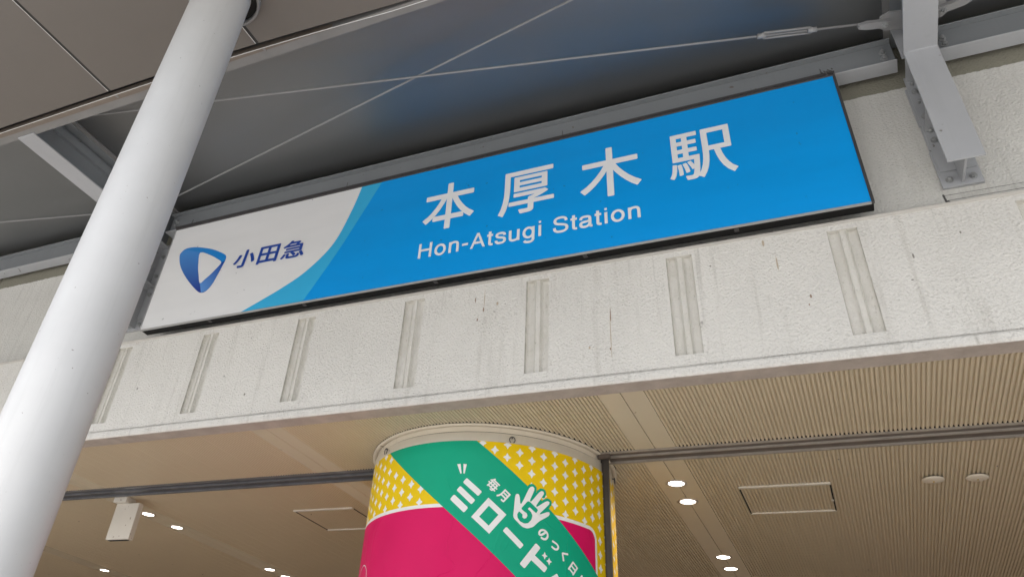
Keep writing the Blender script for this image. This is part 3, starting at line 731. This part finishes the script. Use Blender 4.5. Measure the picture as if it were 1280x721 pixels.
def cyl_flat(polys, name, m, layer, parent=None, bm=None):
    """flat shapes in (s, z) cut into narrow strips and wrapped on the column"""
    r = CR + .0007 * layer
    if bm is None:
        bm = bmesh.new()
        for pts in polys:
            f = bm.faces.new([bm.verts.new((x, z, 0)) for x, z in pts]); f.normal_update()
        bmesh.ops.triangulate(bm, faces=bm.faces[:])
    xs = [v.co.x for v in bm.verts]; x0, x1 = min(xs), max(xs)
    step = .02
    k = math.floor(x0 / step) + 1
    while k * step < x1:
        bmesh.ops.bisect_plane(bm, geom=bm.verts[:] + bm.edges[:] + bm.faces[:], plane_co=(k * step, 0, 0), plane_no=(1, 0, 0)); k += 1
    for v in bm.verts: v.co = cyl(v.co.x, v.co.y, r + v.co.z * .00004)
    bmesh.ops.recalc_face_normals(bm, faces=bm.faces[:])
    for f in bm.faces:
        c = f.calc_center_median()
        if f.normal.x * (c.x - CX) + f.normal.y * (c.y - CY) < 0: f.normal_flip()
        f.smooth = True
    w = MB(); w.bm.free(); w.bm = bm
    return w.build(name, m, parent or wrap, fix=False)
# sparkles
MTOP, MRIGHT = 1.146, 0.860
slope = -0.775
gl = lambda s: 1.477 + -0.794 * (s + .377)      # lower-left edge of the green band
gr_ = lambda s: 1.467 + -0.765 * (s - .193)     # upper-right edge
polys = []
def sparkle(s, z, a, b, k=.52):
    pts = []
    for i in range(4):
        t = math.pi / 2 * i
        pts.append((s + a * math.cos(t), z + b * math.sin(t)))
        for q in (.25, .5, .75):
            tt = t + math.pi / 2 * q; e = 1.75
            rr = k if q == .5 else k + .14
            c_, s_ = math.cos(tt), math.sin(tt)
            pts.append((s + a * rr * c_, z + b * rr * s_))
    return pts
for i in range(-34, 35):
    for j in range(-1, 22):
        if (i + j) % 2: continue
        s = .405 + .0628 * i; z = 1.431 - .0318 * j
        if abs(s) > 2.05: continue
        if z > ZT - .012 and not z > ZT + .01:
            pass
        inside = (-1.35 < s < MRIGHT + .022) and z < MTOP + .018
        if inside: continue
        if gl(s) - .01 < z < gr_(s) + .004: continue
        p = sparkle(s, z, .0205, .0225)
        p = [(x, min(y, ZT - .0005)) for x, y in p]
        if max(y for x, y in p) - min(y for x, y in p) > .008: polys.append(p)
tag(cyl_flat(polys, 'sparkle_print', 'vinyl_print_white', 1), kind='stuff')
# magenta field with white border (rounded top corners)
def rrect(s0, s1, z0, z1, rad):
    pts = [(s0, z0), (s1, z0)]
    for k in range(9): t = math.pi / 2 * k / 8; pts.append((s1 - rad + rad * math.cos(t), z1 - rad + rad * math.sin(t)))
    for k in range(9): t = math.pi / 2 + math.pi / 2 * k / 8; pts.append((s0 + rad + rad * math.cos(t), z1 - rad + rad * math.sin(t)))
    return pts
cyl_flat([rrect(-1.35, MRIGHT + .016, ZL + .01, MTOP + .017, .060)], 'white_border', 'vinyl_print_white', 1)
cyl_flat([rrect(-1.334, MRIGHT, ZL + .02, MTOP, .045)], 'magenta_field', 'vinyl_magenta', 2)
# white ring outline printed at the lower left
ringp = []
for k in range(36):
    t0, t1 = 2 * math.pi * k / 36, 2 * math.pi * (k + 1) / 36
    o = lambda t, r: (-.53 + r * math.cos(t), .865 + r * 1.05 * math.sin(t))
    ringp.append([o(t0, .070), o(t1, .070), o(t1, .0665), o(t0, .0665)])
cyl_flat(ringp, 'ring_print', 'vinyl_print_white', 3)
# green sash
s_end = 1.9
gb = [(-.3715, ZT), (.1860, ZT), (1.25, gr_(1.25)), (1.25, gl(1.25))]
cyl_flat([gb], 'green_sash', 'vinyl_green', 3)
def rbar(p, q, w, rad=None, n=5):
    """rounded bar from p to q (s,z), width w"""
    p, q = Vector(p), Vector(q); d = (q - p).normalized(); nrm = Vector((-d.y, d.x)); L = (q - p).length; rad = w * .22 if rad is None else rad
    pts = []
    for cx_, cy_, t0 in ((L - rad, w / 2 - rad, 0), (rad, w / 2 - rad, 90), (rad, -w / 2 + rad, 180), (L - rad, -w / 2 + rad, 270)):
        for k in range(n + 1):
            t = R(t0 + 90 * k / n); pts.append(tuple(p + d * (cx_ + rad * math.cos(t)) + nrm * (cy_ + rad * math.sin(t))))
    return pts
W = 'vinyl_print_white'
cyl_flat([rbar((.0815, 1.1935), (.1565, 1.131), .031), rbar((.1105, 1.2355), (.189, 1.169), .0275), rbar((.1395, 1.274), (.219, 1.210), .0285)], 'lettering', W, 4)
def ringpoly(outer, inner):
    n = len(outer); return [[outer[i], outer[(i+1)%n], inner[(i+1)%n], inner[i]] for i in range(n)]
cyl_flat(ringpoly([(.183, 1.101), (.260, 1.195), (.349, 1.124), (.272, 1.030)], [(.221, 1.1045), (.264, 1.1575), (.311, 1.1195), (.268, 1.0665)]), 'lettering', W, 4)
cyl_flat([rbar((.3425, 1.0595), (.4275, .989), .0265)], 'lettering', W, 4)
cyl_flat([rbar((.430, .906), (.507, 1.008), .030)], 'lettering', W, 4)
cyl_flat([rbar((.476, .954), (.547, .906), .029)], 'lettering', W, 4.3)
cyl_flat([sparkle(.540, .968, .015, .017, .45), sparkle(.563, .947, .015, .017, .45)], 'sparkle_mark', W, 4)
cyl_flat([[(.095, 1.352), (.112, 1.354), (.1215, 1.307), (.115, 1.305)], [(.127, 1.354), (.144, 1.352), (.1365, 1.305), (.130, 1.307)]], 'quote_mark', W, 4)
def cyl_text(body, c, h, ang, off=.02, name='lettering', sx=1.0):
    bm = glyph(body, off); a0, a1, b0, b1 = bbox(bm); k = h / (b1 - b0); ca, sa = math.cos(R(ang)), math.sin(R(ang))
    for v in bm.verts:
        x = (v.co.x - (a0 + a1) / 2) * k * sx; y = (v.co.y - (b0 + b1) / 2) * k
        v.co = (c[0] + x * ca - y * sa, c[1] + x * sa + y * ca, v.co.z)
    return cyl_flat(None, name, W, 4, bm=bm)
cyl_text('毎', (.280, 1.2580), .057, -40, .026)
cyl_text('月', (.331, 1.2135), .055, -40, .030, sx=.95)
cyl_text('の', (.533, 1.061), .049, -38, .042)
cyl_text('つ', (.592, 1.021), .038, -38, .045)
cyl_text('く', (.645, .988), .050, -38, .045)
cyl_text('日', (.697, .942), .051, -38, .035)
cyl_text('!', (.742, .906), .046, -38, .04)
# row of small strokes that continue below (lower word line)
cyl_flat([rbar((.5675, .862), (.612, .892), .026)], 'lettering', W, 4)
# raised hand with a 5 in the palm
hand_w = [(0.3812, 1.1202), (0.3835, 1.1538), (0.3869, 1.2084), (0.3899, 1.2225), (0.3969, 1.2279), (0.4058, 1.2257), (0.4109, 1.2117), (0.4132, 1.1848), (0.4179, 1.1821), (0.4297, 1.2042), (0.4537, 1.2595), (0.4626, 1.2707), (0.4737, 1.2743), (0.4816, 1.2687), (0.4826, 1.2574), (0.4594, 1.2036), (0.4668, 1.1997), (0.506, 1.2504), (0.5192, 1.2608), (0.5299, 1.2598), (0.5339, 1.2494), (0.4914, 1.1852), (0.4967, 1.1803), (0.5371, 1.2115), (0.5525, 1.2193), (0.5632, 1.2162), (0.5613, 1.2049), (0.5095, 1.1509), (0.514, 1.149), (0.5492, 1.1662), (0.5616, 1.1686), (0.5648, 1.1598), (0.5571, 1.1482), (0.5082, 1.116), (0.4795, 1.0855), (0.4511, 1.0739), (0.4262, 1.0775), (0.3868, 1.1093)]
five_w = [(0.4532, 1.2044), (0.5036, 1.168), (0.4928, 1.1507), (0.4594, 1.1741), (0.4506, 1.164), (0.4671, 1.1525), (0.4748, 1.137), (0.4698, 1.1163), (0.454, 1.099), (0.4363, 1.0947), (0.415, 1.1015), (0.4023, 1.1163), (0.4, 1.1326), (0.4083, 1.1471), (0.4264, 1.1346), (0.4249, 1.1228), (0.434, 1.1158), (0.4445, 1.1207), (0.4503, 1.1332), (0.4457, 1.1441), (0.4367, 1.1478), (0.4174, 1.1611)]
def round_poly(pts, k=.28, n=3):
    out = []; N = len(pts)
    for i in range(N):
        p0, p, p1 = Vector(pts[i-1]), Vector(pts[i]), Vector(pts[(i+1) % N]); a, b = p.lerp(p0, k), p.lerp(p1, k)
        for q in range(n + 1):
            t = q / n; out.append(tuple((1-t)**2 * a + 2*t*(1-t) * p + t*t * b))
    return out
hand = round_poly(hand_w)
halo = bmesh.new(); hz = 0
for p in hand[::2]:
    hz = (hz + 1) % 12
    f = halo.faces.new([halo.verts.new((p[0] + .0125 * math.cos(t), p[1] + .0135 * math.sin(t), hz)) for t in [2 * math.pi * k / 10 for k in range(10)]]); f.normal_update()
bmesh.ops.triangulate(halo, faces=halo.faces[:])
cyl_flat(None, 'hand_outline', 'vinyl_green', 3.6, bm=halo)
cyl_flat([hand], 'hand_print', W, 5.2)
cyl_flat([round_poly(five_w, .2)], 'number_five', 'vinyl_green', 6.0)
# hooks holding the wrap
for s, z in ((-.409, 1.492), (.363, 1.487), (1.15, 1.49)):
    hk = thing('wire_hook', {-.409: 'small dark wire hook at the upper left corner of the green sash', .363: 'small dark hook above the yellow sparkles, at the top of the column', 1.15: 'small dark hook on the column\'s far right side'}[s], 'hook', cyl(s, z, CR))
    b = MB(); pr = None
    for k in range(10):
        t = R(-60 + 300 * k / 9); q = cyl(s + .014 * math.cos(t), z + .016 * math.sin(t), CR + .010)
        if pr: b.tube(pr, q, .0028, 6)
        pr = q
    b.tube(cyl(s, z + .012, CR - .002), cyl(s, z + .012, CR + .010), .0035, 6)
    b.build('hook_wire', 'wire', hk)

# ------------------------------------------------------------------ ceiling fittings
def downlight(origin):
    x, y, z = origin
    t = thing('downlight', '', 'ceiling light', origin, 'round downlights in the entrance ceiling')
    MB().lathe([(.043, z + .001), (.0445, z - .003), (.052, z - .006), (.060, z - .002), (.060, z + .001)], (x, y), 40).build('rim', 'lamp_rim', t)
    b = MB().disc((x, y, z - .0010), .0440, 32); b.build('lens', 'lamp_glow', t)
    ld = bpy.data.lights.new('lamp', 'SPOT'); ld.energy = 9.0; ld.spot_size = R(160); ld.spot_blend = 1.0; ld.shadow_soft_size = .035; ld.color = (1.0, 0.76, 0.50)
    lo = bpy.data.objects.new('lamp', ld); COL.objects.link(lo); lo.parent = t; lo.location = (0, 0, -.045)
    return t
spots = [(-.815, 4.526, 'nearest lit downlight right of the column'), (-.815, 4.845, 'second lit downlight right of the column'), (-.815, 6.05, 'third lit downlight right of the column, low in the picture'), (-.815, 6.36, 'farthest lit downlight in view right of the column'),
         (-4.785, 4.566, 'lit downlight touching the white hanging box'), (-4.785, 4.90, 'lit downlight second from the white hanging box'), (-4.785, 6.18, 'lit downlight low between the hanging box and the column'), (-4.785, 6.44, 'lit downlight at the bottom edge, left of the column'),
         (-2.735, 4.52, 'downlight half hidden by the column\'s left side'), (-6.755, 6.11, 'lit downlight near the white pole, lowest left')]
d0 = None
for x, y, lab in spots:
    o = (x, y, ZC)
    if d0 is None: d0 = downlight(o); t = d0
    else: t = copy_tree(d0, o)
    t['label'] = lab
for (x0, x1, y0, y1, lab) in ((-.50, -.031, 4.641, 5.121, 'square ceiling access hatch right of the column'), (-3.504, -3.016, 4.649, 5.121, 'square ceiling access hatch left of the column')):
    h = thing('ceiling_hatch', lab, 'hatch', ((x0 + x1) / 2, (y0 + y1) / 2, ZC), 'access hatches in the ribbed ceiling')
    box('frame_bar', 'silver', (x0, x1, y0, y0 + .020, ZC - .006, ZC + .004), h); box('frame_bar', 'silver', (x0, x1, y1 - .012, y1, ZC - .005, ZC + .004), h)
    box('frame_gap', 'dark_gap', (x0, x0 + .006, y0 + .0202, y1 - .0122, ZC - .003, ZC + .004), h); box('frame_gap', 'dark_gap', (x1 - .006, x1, y0 + .0202, y1 - .0122, ZC - .003, ZC + .004), h)
    box('latch', 'silver', (x1 - .016, x1 - .002, (y0 + y1) / 2 + .03, (y0 + y1) / 2 + .05, ZC - .007, ZC - .0032), h)
for x, lab in ((.448, 'left one of two round white ceiling discs'), (.641, 'right one of two round white ceiling discs')):
    t = thing('sprinkler_plate', lab, 'sprinkler', (x, 4.66, ZC), 'flat sprinkler cover plates')
    MB().lathe([(.0005, ZC - .016), (.040, ZC - .014), (.050, ZC - .010), (.052, ZC - .006), (.050, ZC - .005), (.0005, ZC - .005)], (x, 4.66), 40).build('cover_disc', 'disc_white', t)
    MB().lathe([(.0005, ZC - .004), (.048, ZC - .004)], (x, 4.66), 32).build('shadow_gap', 'dark_gap', t)  # black disc, painted as the shade above the cover plate
    MB().lathe([(.0005, ZC - .021), (.004, ZC - .020), (.004, ZC - .015)], (x, 4.66), 12).build('sensor_tip', 'brass', t)
hb_ = thing('hanging_box', 'white box hanging from the ceiling on a short mount behind the left rail', 'box', (-4.63, 4.25, ZC), None)
MB().box(-4.737, -4.518, 4.20, 4.247, 1.273, 1.52).bevel(.003).build('case', 'white_box', hb_)
MB().box(-4.742, -4.62, 4.165, 4.26, 1.5205, 1.558).build('mount', 'white_box', hb_)
box('underside_slot', 'dark_gap', (-4.72, -4.54, 4.212, 4.236, 1.2705, 1.2727), hb_)

# ---- bird wires above the ledge on the right
bw = thing('bird_wire', 'two thin bird wires with a small end post above the ledge at right', 'wire', (.66, 3.225, 2.224))
b = MB(); b.tube((.66, 3.225, 2.222), (.655, 3.225, 2.275), .004, 6); b.tube((.66, 3.225, 2.228), (.668, 3.222, 2.235), .009, 6); b.build('end_post', 'wire', bw)
for z in (2.270, 2.243): MB().tube((.655, 3.225, z), (5.9, 3.225, z), .0010, 5).build('strand', 'wire', bw)
